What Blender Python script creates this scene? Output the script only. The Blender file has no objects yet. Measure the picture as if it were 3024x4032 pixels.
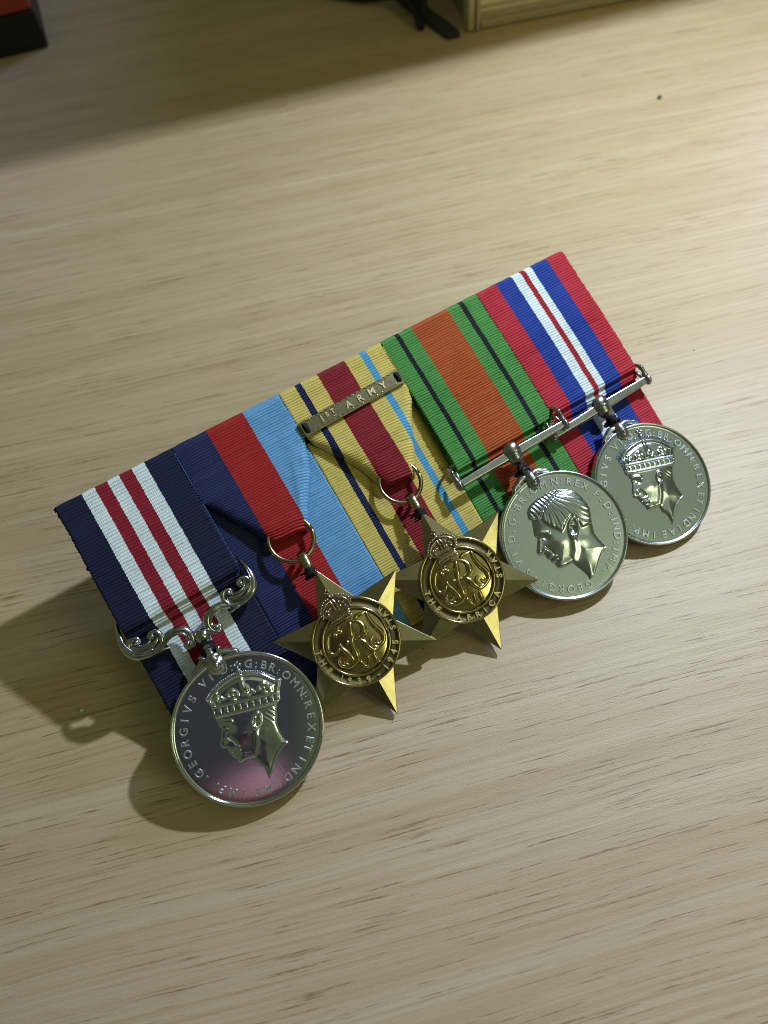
import bpy, math, random
import numpy as np
from mathutils import Matrix, Vector
random.seed(7)
rng = np.random.default_rng(7)
S = 0.001                                   # every length below is in millimetres
SC = bpy.context.scene
COL = SC.collection

# ------------------------------------------------------------------ camera
BETA = math.radians(26.5)                   # the mount leans back on its strut
Z0 = 4.5                                    # height of its lower edge over the table
CAM_M = ((0.8473648106, 0.4811104445, -0.2247343358),
         (-0.5268287872, 0.7086753263, -0.4692874502),
         (-0.0665154619, 0.5160541889, 0.8539694183))
cd = bpy.data.cameras.new('camera')
cam = bpy.data.objects.new('camera', cd); COL.objects.link(cam)
mw = Matrix(CAM_M).to_4x4()
mw.translation = Vector((26.43 * S, -70.45 * S, (189.78 + Z0) * S))
cam.matrix_world = mw
cd.sensor_fit = 'VERTICAL'; cd.sensor_height = 36.0; cd.sensor_width = 27.0
cd.lens = 26.78
cd.clip_start = 0.005; cd.clip_end = 50
cd.dof.use_dof = True; cd.dof.focus_distance = 0.196; cd.dof.aperture_fstop = 12.5
SC.camera = cam

# ------------------------------------------------------------------ light
w = bpy.data.worlds.new('World'); SC.world = w; w.use_nodes = True
bg = w.node_tree.nodes['Background']
bg.inputs[0].default_value = (0.84, 0.98, 0.46, 1); bg.inputs[1].default_value = 0.105

def lamp(name, kind, loc, energy, color, size, target=None):
    l = bpy.data.lights.new(name, kind); l.energy = energy; l.color = color
    o = bpy.data.objects.new(name, l); COL.objects.link(o); o.location = [c * S for c in loc]
    if kind == 'POINT': l.shadow_soft_size = size * S
    else:
        l.shape = 'DISK'; l.size = size * S
        d = Vector(target) - Vector(loc); o.rotation_euler = d.to_track_quat('-Z', 'Y').to_euler()
    return o
lamp('desk_lamp_light', 'POINT', (304, 66, 283), 4.55, (0.745, 0.885, 1.0), 7)
lamp('room_light', 'AREA', (555, -825, 790), 1.3, (0.92, 1.0, 0.50), 380, (100, 20, 0))
lamp('window_light', 'AREA', (1000, 520, 560), 8.5, (0.42, 0.50, 1.0), 420, (200, 30, 0))
lamp('added_overhead_fill', 'AREA', (760, -420, 1500), 1.0, (0.86, 1.0, 0.66), 1300, (100, 0, 0))  # no known source: overhead panel added for ambient fill and contrast in the metal

SC.view_settings.view_transform = 'Standard'; SC.view_settings.look = 'None'
SC.view_settings.exposure = 0; SC.view_settings.gamma = 1
SC.cycles.use_denoising = True
SC.cycles.max_bounces = 8
SC.cycles.filter_width = 1.0

# ------------------------------------------------------------------ materials
def nt(name):
    m = bpy.data.materials.new(name); m.use_nodes = True
    t = m.node_tree; b = t.nodes['Principled BSDF']
    return m, t, b
def N(t, kind, **kw):
    n = t.nodes.new(kind)
    for k, v in kw.items():
        if k.startswith('i_'):
            key = k[2:]
            key = int(key) if key.isdigit() else key.replace('_', ' ')
            n.inputs[key].default_value = v
        else: setattr(n, k, v)
    return n
def L(t, a, b): t.links.new(a, b)
def math_node(t, op, a, b=None, c=None):
    n = t.nodes.new('ShaderNodeMath'); n.operation = op
    for i, v in enumerate((a, b, c)):
        if v is None: continue
        if isinstance(v, (int, float)): n.inputs[i].default_value = v
        else: t.links.new(v, n.inputs[i])
    return n.outputs[0]
def ramp(t, fac, stops, interp='LINEAR'):
    r = t.nodes.new('ShaderNodeValToRGB'); r.color_ramp.interpolation = interp
    cr = r.color_ramp
    while len(cr.elements) < len(stops): cr.elements.new(1.0)
    for e, (p, c) in zip(cr.elements, stops):
        e.position = p; e.color = (*c, 1) if len(c) == 3 else c
    t.links.new(fac, r.inputs[0]); return r.outputs[0]
def mixc(t, fac, a, b, mode='MIX'):
    n = t.nodes.new('ShaderNodeMix'); n.data_type = 'RGBA'; n.blend_type = mode
    for sock, v in ((n.inputs['Factor'], fac), (n.inputs['A'], a), (n.inputs['B'], b)):
        if isinstance(v, (int, float)): sock.default_value = v
        elif isinstance(v, tuple): sock.default_value = (*v, 1)
        else: t.links.new(v, sock)
    return n.outputs['Result']
def noise(t, vec, scale, detail=2, rough=0.5, dist=0.0):
    n = N(t, 'ShaderNodeTexNoise'); n.inputs['Scale'].default_value = scale
    n.inputs['Detail'].default_value = detail; n.inputs['Roughness'].default_value = rough
    n.inputs['Distortion'].default_value = dist
    t.links.new(vec, n.inputs['Vector']); return n.outputs[0]
def mapping(t, vec, scale=(1, 1, 1), rot=(0, 0, 0), loc=(0, 0, 0)):
    m = N(t, 'ShaderNodeMapping'); m.inputs['Scale'].default_value = scale
    m.inputs['Rotation'].default_value = rot; m.inputs['Location'].default_value = loc
    t.links.new(vec, m.inputs['Vector']); return m.outputs[0]
def bump(t, h, strength, dist):
    b = N(t, 'ShaderNodeBump'); b.inputs['Strength'].default_value = strength
    b.inputs['Distance'].default_value = dist; t.links.new(h, b.inputs['Height']); return b.outputs[0]

def wood_table():
    m, t, b = nt('pale_oak_laminate')
    tc = N(t, 'ShaderNodeTexCoord').outputs['Object']
    # x along the grain, in mm
    p = mapping(t, tc, (1000, 1000, 1000), (0, 0, math.radians(18.5)))
    # slow wander of the grain lines
    wv = noise(t, mapping(t, p, (0.004, 0.014, 1)), 1.0, 2)
    sep = N(t, 'ShaderNodeSeparateXYZ'); L(t, p, sep.inputs[0])
    yy = math_node(t, 'ADD', sep.outputs[1], math_node(t, 'MULTIPLY', math_node(t, 'SUBTRACT', wv, 0.5), 13.0))
    cmb = N(t, 'ShaderNodeCombineXYZ'); L(t, sep.outputs[0], cmb.inputs[0]); L(t, yy, cmb.inputs[1])
    q = cmb.outputs[0]
    broad = noise(t, mapping(t, q, (0.0035, 0.11, 1)), 1.0, 3)
    fine = noise(t, mapping(t, q, (0.005, 0.85, 1)), 1.0, 3, 0.6)
    base = ramp(t, broad, [(0.25, (0.515, 0.372, 0.225)), (0.5, (0.585, 0.440, 0.285)), (0.75, (0.635, 0.495, 0.335))])
    base = mixc(t, math_node(t, 'MULTIPLY', ramp(t, fine, [(0.40, (0, 0, 0)), (0.66, (1, 1, 1))]), 0.48), base, (0.42, 0.295, 0.16))
    # short dark pores lying along the grain, gathered in bands
    pz = noise(t, mapping(t, q, (0.042, 1.75, 1), (0, 0, math.radians(-0.8))), 1.0, 2, 0.55, 0.15)
    dens = noise(t, mapping(t, q, (0.006, 0.07, 1), (0, 0, 0), (40, 9, 0)), 1.0, 2)
    th = math_node(t, 'ADD', pz, math_node(t, 'MULTIPLY', math_node(t, 'SUBTRACT', dens, 0.5), 0.22))
    pore = ramp(t, th, [(0.605, (0, 0, 0)), (0.675, (1, 1, 1))])
    pore2 = ramp(t, noise(t, mapping(t, q, (0.016, 1.5, 1), (0, 0, 0), (3, 70, 0)), 1.0, 2, 0.5), [(0.56, (0, 0, 0)), (0.72, (1, 1, 1))])
    col = mixc(t, math_node(t, 'MULTIPLY', pore2, 0.42), base, (0.33, 0.215, 0.11))
    brk = noise(t, mapping(t, q, (0.35, 2.0, 1), (0, 0, 0), (11, 5, 0)), 1.0, 2, 0.6)
    pore = math_node(t, 'MULTIPLY', pore, ramp(t, brk, [(0.35, (0.25, 0.25, 0.25)), (0.55, (1, 1, 1))]))
    col = mixc(t, math_node(t, 'MULTIPLY', pore, 0.85), col, (0.235, 0.135, 0.06))
    L(t, col, b.inputs['Base Color'])
    grit = noise(t, p, 2.2, 2, 0.6)
    grit2 = noise(t, mapping(t, p, (0.5, 2.0, 1)), 1.3, 2, 0.6)
    h = math_node(t, 'ADD', math_node(t, 'MULTIPLY', grit, 1.0), math_node(t, 'MULTIPLY', grit2, 0.6))
    h = math_node(t, 'SUBTRACT', h, math_node(t, 'MULTIPLY', pore, 0.35))
    L(t, bump(t, h, 0.38, 0.00016), b.inputs['Normal'])
    b.inputs['Roughness'].default_value = 0.49; b.inputs['Specular IOR Level'].default_value = 0.6
    return m

def ribbon_mat(name, x0, width, stops, pitch, speck=0.35, tex_seed=0.0):
    """stops: (x where the colour starts in mm, colour); UV = (0..1 across, mm along)"""
    m, t, b = nt(name)
    uv = N(t, 'ShaderNodeUVMap').outputs[0]
    sep = N(t, 'ShaderNodeSeparateXYZ'); L(t, uv, sep.inputs[0])
    rib = math_node(t, 'FLOOR', math_node(t, 'DIVIDE', sep.outputs[1], pitch))
    wn = N(t, 'ShaderNodeTexWhiteNoise', noise_dimensions='1D'); L(t, rib, wn.inputs['W'])
    ph = math_node(t, 'ABSOLUTE', math_node(t, 'SUBTRACT', math_node(t, 'FRACT', math_node(t, 'DIVIDE', sep.outputs[1], pitch)), 0.5))
    u = math_node(t, 'ADD', sep.outputs[0], math_node(t, 'MULTIPLY', math_node(t, 'SUBTRACT', wn.outputs[0], 0.5), 0.004))
    u = math_node(t, 'ADD', u, math_node(t, 'MULTIPLY', math_node(t, 'SUBTRACT', ph, 0.25), 0.008))
    col = ramp(t, u, [(max(0.0, (x - x0) / width), c) for x, c in stops], 'CONSTANT')
    # warp threads: tiny bright flecks and dark gaps running along the ribbon
    flk = noise(t, mapping(t, uv, (width * 3.4, 1.1, 1), (0, 0, 0), (tex_seed, 0, 0)), 1.0, 2, 0.65)
    flk2 = noise(t, mapping(t, uv, (width * 0.25, 0.22, 1), (0, 0, 0), (0, tex_seed, 0)), 1.0, 1)
    v = math_node(t, 'ADD', 1.0 - speck * 0.5, math_node(t, 'MULTIPLY', flk, speck))
    v = math_node(t, 'MULTIPLY', v, math_node(t, 'ADD', 0.85, math_node(t, 'MULTIPLY', flk2, 0.3)))
    hsv = N(t, 'ShaderNodeHueSaturation'); L(t, col, hsv.inputs['Color']); L(t, v, hsv.inputs['Value'])
    L(t, hsv.outputs[0], b.inputs['Base Color'])
    thr = N(t, 'ShaderNodeTexWave', wave_type='BANDS', bands_direction='X'); thr.inputs['Scale'].default_value = width * 0.62
    thr.inputs['Distortion'].default_value = 0.6
    L(t, uv, thr.inputs['Vector'])
    hh = math_node(t, 'ADD', math_node(t, 'MULTIPLY', thr.outputs['Fac'], 0.4), math_node(t, 'MULTIPLY', flk, 0.8))
    L(t, bump(t, hh, 0.55, 0.00010), b.inputs['Normal'])
    b.inputs['Roughness'].default_value = 0.6; b.inputs['Specular IOR Level'].default_value = 0.22
    b.inputs['Sheen Weight'].default_value = 0.03; b.inputs['Sheen Roughness'].default_value = 0.4
    return m

def metal(name, col, rough, scratch=0.25, grain=0.0, tarnish=None, tamt=0.5):
    m, t, b = nt(name)
    tc = mapping(t, N(t, 'ShaderNodeTexCoord').outputs['Object'], (1000, 1000, 1000))
    b.inputs['Metallic'].default_value = 1.0
    big = noise(t, tc, 0.22, 3, 0.55)
    sc = noise(t, mapping(t, tc, (0.35, 4.5, 1), (0, 0, 0.7)), 1.0, 3, 0.6)
    sc2 = noise(t, mapping(t, tc, (4.0, 0.3, 1), (0, 0, 0.25)), 1.0, 3, 0.6)
    c = mixc(t, math_node(t, 'MULTIPLY', big, 0.35), tuple(col), tuple(x * 0.72 for x in col))
    if tarnish:
        tn = ramp(t, noise(t, tc, 0.55, 4, 0.6), [(0.42, (0, 0, 0)), (0.66, (1, 1, 1))])
        c = mixc(t, math_node(t, 'MULTIPLY', tn, tamt), c, tarnish)
    L(t, c, b.inputs['Base Color'])
    r = math_node(t, 'ADD', rough * 0.75, math_node(t, 'MULTIPLY', math_node(t, 'ADD', big, sc), rough * 0.28))
    L(t, r, b.inputs['Roughness'])
    h = math_node(t, 'ADD', sc, sc2)
    if grain: h = math_node(t, 'ADD', math_node(t, 'MULTIPLY', h, 0.3), math_node(t, 'MULTIPLY', noise(t, tc, 4.5, 2, 0.6), grain * 6))
    L(t, bump(t, h, scratch, 0.00004), b.inputs['Normal'])
    return m

def plain(name, col, rough=0.6, var=0.25, scale=1.5, spec=0.4, bmp=0.2):
    m, t, b = nt(name)
    tc = mapping(t, N(t, 'ShaderNodeTexCoord').outputs['Object'], (1000, 1000, 1000))
    n = noise(t, tc, scale, 3, 0.6)
    L(t, mixc(t, n, tuple(x * (1 - var) for x in col), tuple(min(1, x * (1 + var)) for x in col)), b.inputs['Base Color'])
    L(t, bump(t, n, bmp, 0.00015), b.inputs['Normal'])
    b.inputs['Roughness'].default_value = rough; b.inputs['Specular IOR Level'].default_value = spec
    return m

M = dict(
    table=wood_table(),
    silver=metal('polished_silver', (0.76, 0.78, 0.84), 0.085, 0.10),
    relief=metal('polished_silver_relief', (0.66, 0.70, 0.82), 0.12, 0.10),
    cupro=metal('satin_cupronickel', (0.54, 0.59, 0.65), 0.25, 0.25),
    cupro_dark=metal('dull_cupronickel', (0.44, 0.45, 0.47), 0.25, 0.2, tarnish=(0.22, 0.20, 0.18), tamt=0.4),
    oldsilver=metal('darkened_silver', (0.57, 0.57, 0.58), 0.18, 0.12, tarnish=(0.22, 0.20, 0.17), tamt=0.5),
    bright=metal('bright_cupronickel', (0.54, 0.585, 0.66), 0.19, 0.2),
    letters=metal('highlit_letters', (0.70, 0.74, 0.80), 0.36, 0.3),  # lighter, rougher metal: the catch of the lamp is put into the colour
    goldletters=metal('highlit_gold_letters', (0.86, 0.72, 0.36), 0.46, 0.3),  # gold made paler and rougher so the raised letters look lit
    clasplet=metal('pale_clasp_letters', (0.60, 0.52, 0.32), 0.40, 0.3),  # lighter than the bar, for contrast
    bronze=metal('yellow_bronze', (0.43, 0.355, 0.215), 0.21, 0.25, tarnish=(0.32, 0.25, 0.16), tamt=0.45),
    gold=metal('polished_bronze', (0.58, 0.475, 0.23), 0.16, 0.15, tarnish=(0.42, 0.28, 0.06), tamt=0.55),
    stipple=metal('stippled_bronze', (0.15, 0.12, 0.06), 0.42, 0.9, grain=0.5),
    crownm=metal('rose_bronze', (0.56, 0.44, 0.31), 0.20, 0.15, tarnish=(0.3, 0.2, 0.13), tamt=0.4),
    clasp=metal('clasp_bronze', (0.26, 0.225, 0.15), 0.30, 0.4, tarnish=(0.20, 0.17, 0.10), tamt=0.5),
    thread=plain('black_thread', (0.008, 0.009, 0.012), 0.7, 0.4, 3.0),
    navycloth=plain('navy_felt', (0.012, 0.014, 0.035), 0.85, 0.5, 2.0, 0.2, 0.6),
    blackpl=plain('black_plastic', (0.008, 0.009, 0.010), 0.5, 0.2, 0.4),
    redpl=plain('red_plastic', (0.36, 0.045, 0.02), 0.45, 0.15, 0.3),
    steel=plain('dark_steel', (0.03, 0.033, 0.04), 0.45, 0.2, 0.4),
    ply=plain('pale_plywood', (0.86, 0.80, 0.52), 0.6, 0.10, 0.12),
    plyedge=plain('plywood_edge', (0.52, 0.42, 0.25), 0.65, 0.2, 0.5),
    ply_shaded=plain('plywood_shade_tone', (0.30, 0.24, 0.15), 0.65, 0.2, 0.2),  # darker copy of the plywood, with the side's shade put into the colour
    lint_dark=plain('dark_crumb', (0.12, 0.085, 0.06), 0.8),
    lint_white=plain('white_lint', (0.85, 0.84, 0.8), 0.8),
)

# ------------------------------------------------------------------ mesh building
class MB:
    def __init__(s): s.v = []; s.f = []; s.n = 0; s.uv = None; s.sm = []
    def add(s, v, f, smooth=True):
        v = np.asarray(v, float)
        s.v.append(v); s.f += [tuple(i + s.n for i in q) for q in f]; s.sm += [smooth] * len(f); s.n += len(v)
    def tube(s, path, rad, n=10, res=0, flat=1.0, up=(0, 0, 1)):
        P = np.asarray(path, float)
        R = np.full(len(P), rad) if np.isscalar(rad) else np.asarray(rad, float)
        if res:
            P, R = catmull(np.c_[P, R], res); 
        T = np.gradient(P, axis=0); T /= np.linalg.norm(T, axis=1)[:, None] + 1e-12
        up = np.array(up, float); V = []
        for p, t, r in zip(P, T, R):
            a = np.cross(up, t); na = np.linalg.norm(a)
            a = np.array([1.0, 0, 0]) if na < 1e-5 else a / na
            b = np.cross(t, a)
            for k in range(n):
                an = 2 * math.pi * k / n
                V.append(p + r * (math.cos(an) * a + flat * math.sin(an) * b))
        m = len(P); F = []
        for i in range(m - 1):
            for k in range(n):
                F.append((i * n + k, i * n + (k + 1) % n, (i + 1) * n + (k + 1) % n, (i + 1) * n + k))
        F.append(tuple(range(n))[::-1]); F.append(tuple((m - 1) * n + k for k in range(n)))
        s.add(V, F)
    def sphere(s, c, r, n=10, sc=(1, 1, 1)):
        V = []; F = []; m = n // 2 + 1
        for i in range(m + 1):
            th = math.pi * i / m
            for k in range(n):
                ph = 2 * math.pi * k / n
                V.append((c[0] + r * sc[0] * math.sin(th) * math.cos(ph), c[1] + r * sc[1] * math.sin(th) * math.sin(ph), c[2] + r * sc[2] * math.cos(th)))
        for i in range(m):
            for k in range(n):
                F.append((i * n + k, (i + 1) * n + k, (i + 1) * n + (k + 1) % n, i * n + (k + 1) % n))
        s.add(V, F)
    def lathe(s, prof, n=96, c=(0, 0, 0), axis='z', closed=False):
        V = []; F = []
        for r, z in prof:
            for k in range(n):
                a = 2 * math.pi * k / n
                if axis == 'z': V.append((c[0] + r * math.cos(a), c[1] + r * math.sin(a), c[2] + z))
                elif axis == 'y': V.append((c[0] + r * math.sin(a), c[1] + z, c[2] + r * math.cos(a)))
                else: V.append((c[0] + z, c[1] + r * math.cos(a), c[2] + r * math.sin(a)))
        m = len(prof)
        for i in range(m if closed else m - 1):
            j = (i + 1) % m
            for k in range(n):
                F.append((i * n + k, i * n + (k + 1) % n, j * n + (k + 1) % n, j * n + k))
        if not closed:
            F.append(tuple(range(n))[::-1]); F.append(tuple((m - 1) * n + k for k in range(n)))
        s.add(V, F)
    def prism(s, outline, z0, z1, bev=0.0):
        o = np.asarray(outline, float); n = len(o)
        c = o.mean(0); inn = o + (c - o) / (np.linalg.norm(c - o, axis=1)[:, None] + 1e-9) * bev
        V = [(*p, z0) for p in o] + [(*p, z1 - bev) for p in o] + [(*p, z1) for p in inn]
        F = [tuple(range(n))[::-1], tuple(2 * n + i for i in range(n))]
        for L_ in (0, n):
            for i in range(n): F.append((L_ + i, L_ + (i + 1) % n, L_ + n + (i + 1) % n, L_ + n + i))
        s.add(V, F, False)
    def box(s, c, d, rz=0.0):
        x, y, z = (q / 2 for q in d); ca, sa = math.cos(rz), math.sin(rz)
        V = [(c[0] + a * x * ca - b * y * sa, c[1] + a * x * sa + b * y * ca, c[2] + e * z) for a in (-1, 1) for b in (-1, 1) for e in (-1, 1)]
        F = [(0, 1, 3, 2), (4, 6, 7, 5), (0, 4, 5, 1), (2, 3, 7, 6), (0, 2, 6, 4), (1, 5, 7, 3)]
        s.add(V, F, False)
    def build(s, name, mat, parent=None, fn=None, bevel=0.0, ang=None):
        V = np.concatenate(s.v)
        if fn is not None: V = fn(V)
        me = bpy.data.meshes.new(name); me.from_pydata((V * S).tolist(), [], s.f); me.update()
        me.polygons.foreach_set('use_smooth', s.sm)
        me.materials.append(mat)
        if s.uv is not None:
            uvl = me.uv_layers.new(name='UVMap'); li = np.empty(len(me.loops), np.int32); me.loops.foreach_get('vertex_index', li)
            uvl.data.foreach_set('uv', s.uv[li].astype(np.float32).ravel())
        o = bpy.data.objects.new(name, me); COL.objects.link(o)
        if parent: o.parent = parent
        if bevel:
            b = o.modifiers.new('bevel', 'BEVEL'); b.width = bevel * S; b.segments = 2; b.limit_method = 'ANGLE'
        return o

def catmull(P, k):
    P = np.asarray(P, float); Q = np.vstack([2 * P[0] - P[1], P, 2 * P[-1] - P[-2]]); out = []
    for i in range(1, len(Q) - 2):
        a, b, c, d = Q[i - 1:i + 3]
        for j in range(k):
            t = j / k
            out.append(0.5 * (2 * b + (c - a) * t + (2 * a - 5 * b + 4 * c - d) * t * t + (3 * b - a - 3 * c + d) * t ** 3))
    out.append(P[-1]); out = np.array(out)
    return (out[:, :3], np.maximum(out[:, 3], 0.02)) if P.shape[1] == 4 else out

RB = Matrix.Rotation(BETA, 4, 'X')
def world_pt(p): return tuple((RB @ Vector(p)) + Vector((0, 0, Z0)))
def tagit(o, label, cat, group=None):
    o['label'] = label; o['category'] = cat
    if group: o['group'] = group
def thing(name, label, cat, origin, group=None, tilt=True):
    o = bpy.data.objects.new(name, None); COL.objects.link(o); o.empty_display_size = 0.01
    if tilt:
        o.location = [c * S for c in world_pt(origin)]; o.rotation_euler = (BETA, 0, 0)
    else: o.location = [c * S for c in origin]
    tagit(o, label, cat, group); return o
def shift(o): 
    o = np.array(o, float)
    return lambda V: V - o
def placer(c, delta, org, roll=0.0):
    """disc coordinates -> coordinates of the medal's own Empty; delta tips the top down into the mount"""
    c = np.array(c, float) - np.array(org, float); ca, sa = math.cos(delta), math.sin(delta)
    R = np.array([[1, 0, 0], [0, ca, sa], [0, -sa, ca]])
    cr, sr = math.cos(roll), math.sin(roll)
    R = np.array([[cr, 0, -sr], [0, 1, 0], [sr, 0, cr]]) @ R
    return lambda V: np.asarray(V) @ R.T + c

# ------------------------------------------------------------------ the setting
tm = MB(); tm.box((150, 150, -12.5), (1500, 1100, 25), 0)
table = tm.build('table_top', M['table'], bevel=1.5); table['kind'] = 'structure'

# ------------------------------------------------------------------ ribbons
def interp_edge(pts, y):
    pts = sorted(pts); return np.interp(y, [p[0] for p in pts], [p[1] for p in pts])

def ribbon_sheet(name, parent, org, mat, path, x0, x1, pitch, el=None, er=None, amp=0.46, ncol=26, curl=(0, 0), extra=None, thick=0.28, matx=None):
    """path: list of (y, z); el / er: [(y, x)] where the cloth is folded in"""
    P = np.array(path, float)
    P = catmull(np.c_[P, np.zeros(len(P))], 12)[:, :2]
    seg = np.r_[0, np.cumsum(np.linalg.norm(np.diff(P, axis=0), axis=1))]
    tot = seg[-1]; rows = int(tot / pitch * 6)
    s_ = np.linspace(0, tot, rows)
    y = np.interp(s_, seg, P[:, 0]); z = np.interp(s_, seg, P[:, 1])
    dy = np.gradient(y, s_); dz = np.gradient(z, s_); nl = np.hypot(dy, dz) + 1e-9
    ny, nz = dz / nl, -dy / nl                         # outward for a path running down the front
    ribn = np.floor(s_ / pitch).astype(int)
    jit = rng.normal(0, 1, ribn.max() + 2)
    rd = amp * (np.abs(np.sin(math.pi * s_ / pitch)) ** 0.55) * (1 + 0.10 * jit[ribn])
    t = np.linspace(0, 1, ncol); t = 0.5 - 0.5 * np.cos(math.pi * t)
    t = 0.6 * t + 0.4 * np.linspace(0, 1, ncol)
    V = np.zeros((rows, ncol, 3)); UV = np.zeros((rows, ncol, 2))
    w0 = np.cumsum(rng.normal(0, 0.02, ribn.max() + 2)); 
    for i in range(rows):
        a = x0 if el is None else interp_edge(el, y[i]); b = x1 if er is None else interp_edge(er, y[i])
        ser = 0.09 * math.sin(math.pi * s_[i] / pitch) ** 2 + 0.05 * jit[ribn[i]]
        xs = a - ser + (b - a + 2 * ser) * t
        V[i, :, 0] = xs
        zz = np.full(ncol, z[i]); yy = np.full(ncol, y[i])
        fl = (a - x0) / 3.0 if el is not None else 0; fr = (x1 - b) / 3.0 if er is not None else 0
        cl = curl[0] * (min(1, max(0, fl)) if el is not None else 0); cr = curl[1] * (min(1, max(0, fr)) if er is not None else 0)
        if cl: zz -= cl * np.exp(-((xs - a) / 1.1).clip(0) ** 1.0) ** 1.3
        if cr: zz -= cr * np.exp(-((b - xs) / 1.1).clip(0) ** 1.0) ** 1.3
        if cl: yy += 0.9 * min(1, fl) * np.exp(-((xs - a) / 2.2).clip(0))
        if cr: yy -= 1.2 * min(1, fr) * np.exp(-((b - xs) / 2.6).clip(0))
        wob = 0.06 * np.sin(xs * 0.7 + i * 0.013) * 0.5
        V[i, :, 1] = yy + ny[i] * rd[i] + 0.05 * np.sin(xs * 0.9 + jit[ribn[i]])
        V[i, :, 2] = zz + nz[i] * rd[i] + wob
        if extra is not None: V[i, :, 2] += extra(xs, yy)
        UV[i, :, 0] = (xs - x0) / (x1 - x0); UV[i, :, 1] = s_[i] + 200
    F = [(i * ncol + k, (i + 1) * ncol + k, (i + 1) * ncol + k + 1, i * ncol + k + 1) for i in range(rows - 1) for k in range(ncol - 1)]
    mb = MB(); mb.add(V.reshape(-1, 3), F); mb.uv = UV.reshape(-1, 2)
    o = mb.build(name, mat, parent, shift(org))
    sm = o.modifiers.new('thickness', 'SOLIDIFY'); sm.thickness = thick * S; sm.offset = -1
    return o

H = 71.5
def front_path(yend, zend, bulge=0.6):
    return [(66, -4.6), (70.4, -4.5), (H - 0.1, -3.4), (H + 0.15, -1.9), (H - 0.3, -0.45), (H - 1.6, 0.05), (64, 0.15 + bulge * 0.3), (54, 0.1 + bulge * 0.8 + zend * 0.25), (44, bulge * 0.8 + zend * 0.6), (yend + 3, zend), (yend + 0.5, zend - 0.1), (yend - 0.1, zend - 0.7), (yend + 0.5, zend - 1.25), (yend + 2.5, zend - 1.3)]
def back_path(zl=-1.0):
    return [(3, -4.6), (0.4, -4.4), (-0.6, -3.2), (-0.4, -1.9), (0.6, zl - 0.1), (3, zl), (20, zl), (34, zl), (56, zl - 0.2)]
def step_path(y0, z0_, yend):
    return [(y0 + 4, z0_), (y0, z0_), (yend + 0.6, z0_ - 0.1), (yend, z0_ - 0.5), (yend + 0.5, z0_ - 0.9), (yend + 2, z0_ - 1.0)]

NAVY = (0.013, 0.016, 0.052); WHT = (0.72, 0.79, 0.83); CRIM = (0.27, 0.016, 0.032)
MED_ORG = [(16 + 32 * k, 0, 0) for k in range(5)]
GROUP = 'medals mounted side by side in one row'
things = []
specs = [
    ('round_medal', 'polished silver disc medal with scroll suspender on navy ribbon with white and crimson stripes'),
    ('star_medal', 'bronze six-pointed star lettered 1939 to 1945 on navy, red and light blue ribbon'),
    ('star_medal', 'bronze six-pointed star lettered Africa on pale yellow ribbon with wide red centre stripe and clasp'),
    ('round_medal', 'satin disc medal with bare-headed profile on green ribbon with orange centre and thin black lines'),
    ('round_medal', 'grey disc medal with crowned profile on red, blue and white ribbon'),
]
for (nm, lb), og in zip(specs, MED_ORG): things.append(thing(nm, lb, 'medal', og, GROUP))
RX = [(-0.3, 32.0), (32.0, 63.9), (63.9, 96.3), (96.3, 129.0), (129.0, 160.2)]
BUFF = (0.62, 0.49, 0.14); GRN = (0.075, 0.262, 0.060); ORG = (0.41, 0.078, 0.017); BLK = (0.008, 0.009, 0.016)
stripes = [
    [(-1, NAVY), (7.0, WHT), (10.5, CRIM), (13.9, WHT), (17.2, CRIM), (20.7, WHT), (24.2, NAVY)],
    [(30, (0.022, 0.027, 0.10)), (42.0, (0.37, 0.020, 0.022)), (52.9, (0.145, 0.34, 0.60))],
    [(60, BUFF), (68.8, (0.012, 0.016, 0.075)), (70.7, BUFF), (75.8, (0.24, 0.014, 0.026)), (84.6, BUFF), (89.3, (0.09, 0.33, 0.60)), (91.3, BUFF)],
    [(90, GRN), (101.0, BLK), (102.4, GRN), (106.4, ORG), (118.7, GRN), (122.7, BLK), (124.2, GRN)],
    [(120, (0.46, 0.022, 0.042)), (135.9, (0.014, 0.045, 0.30)), (141.5, WHT), (144.6, (0.36, 0.012, 0.022)), (146.3, WHT), (148.6, (0.014, 0.045, 0.30)), (154.3, (0.46, 0.022, 0.042))],
]
names = ['navy_white_crimson_ribbon', 'navy_red_blue_ribbon', 'yellow_red_ribbon', 'green_orange_ribbon', 'red_blue_white_ribbon']
PITCH = [0.86, 0.74, 0.74, 0.74, 0.78]
rmats = [ribbon_mat(names[k], RX[k][0], RX[k][1] - RX[k][0], stripes[k], PITCH[k], 0.75 if k in (0, 3) else 0.6, k * 7.3) for k in range(5)]
def pleat(xs, y):
    # the light blue side of the second ribbon gathers in two small pleats
    k = np.clip((60 - y) / 8, 0, 1) * np.clip((y - 36) / 4, 0, 1)
    c1 = np.interp(y, [37, 56], [52.2, 59.5]); c2 = np.interp(y, [37, 57], [53.0, 62.2])
    return k * (0.55 * np.exp(-((xs - c1) / 0.8) ** 2) + 0.35 * np.exp(-((xs - c2) / 0.5) ** 2) - 0.4 * np.exp(-((xs - (c1 + c2) / 2) / 0.5) ** 2))
ENDS = [(35.6, 2.6), (37.0, 2.6), (35.6, 2.6), (29.7, 1.9), (29.9, 1.9)]
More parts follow.
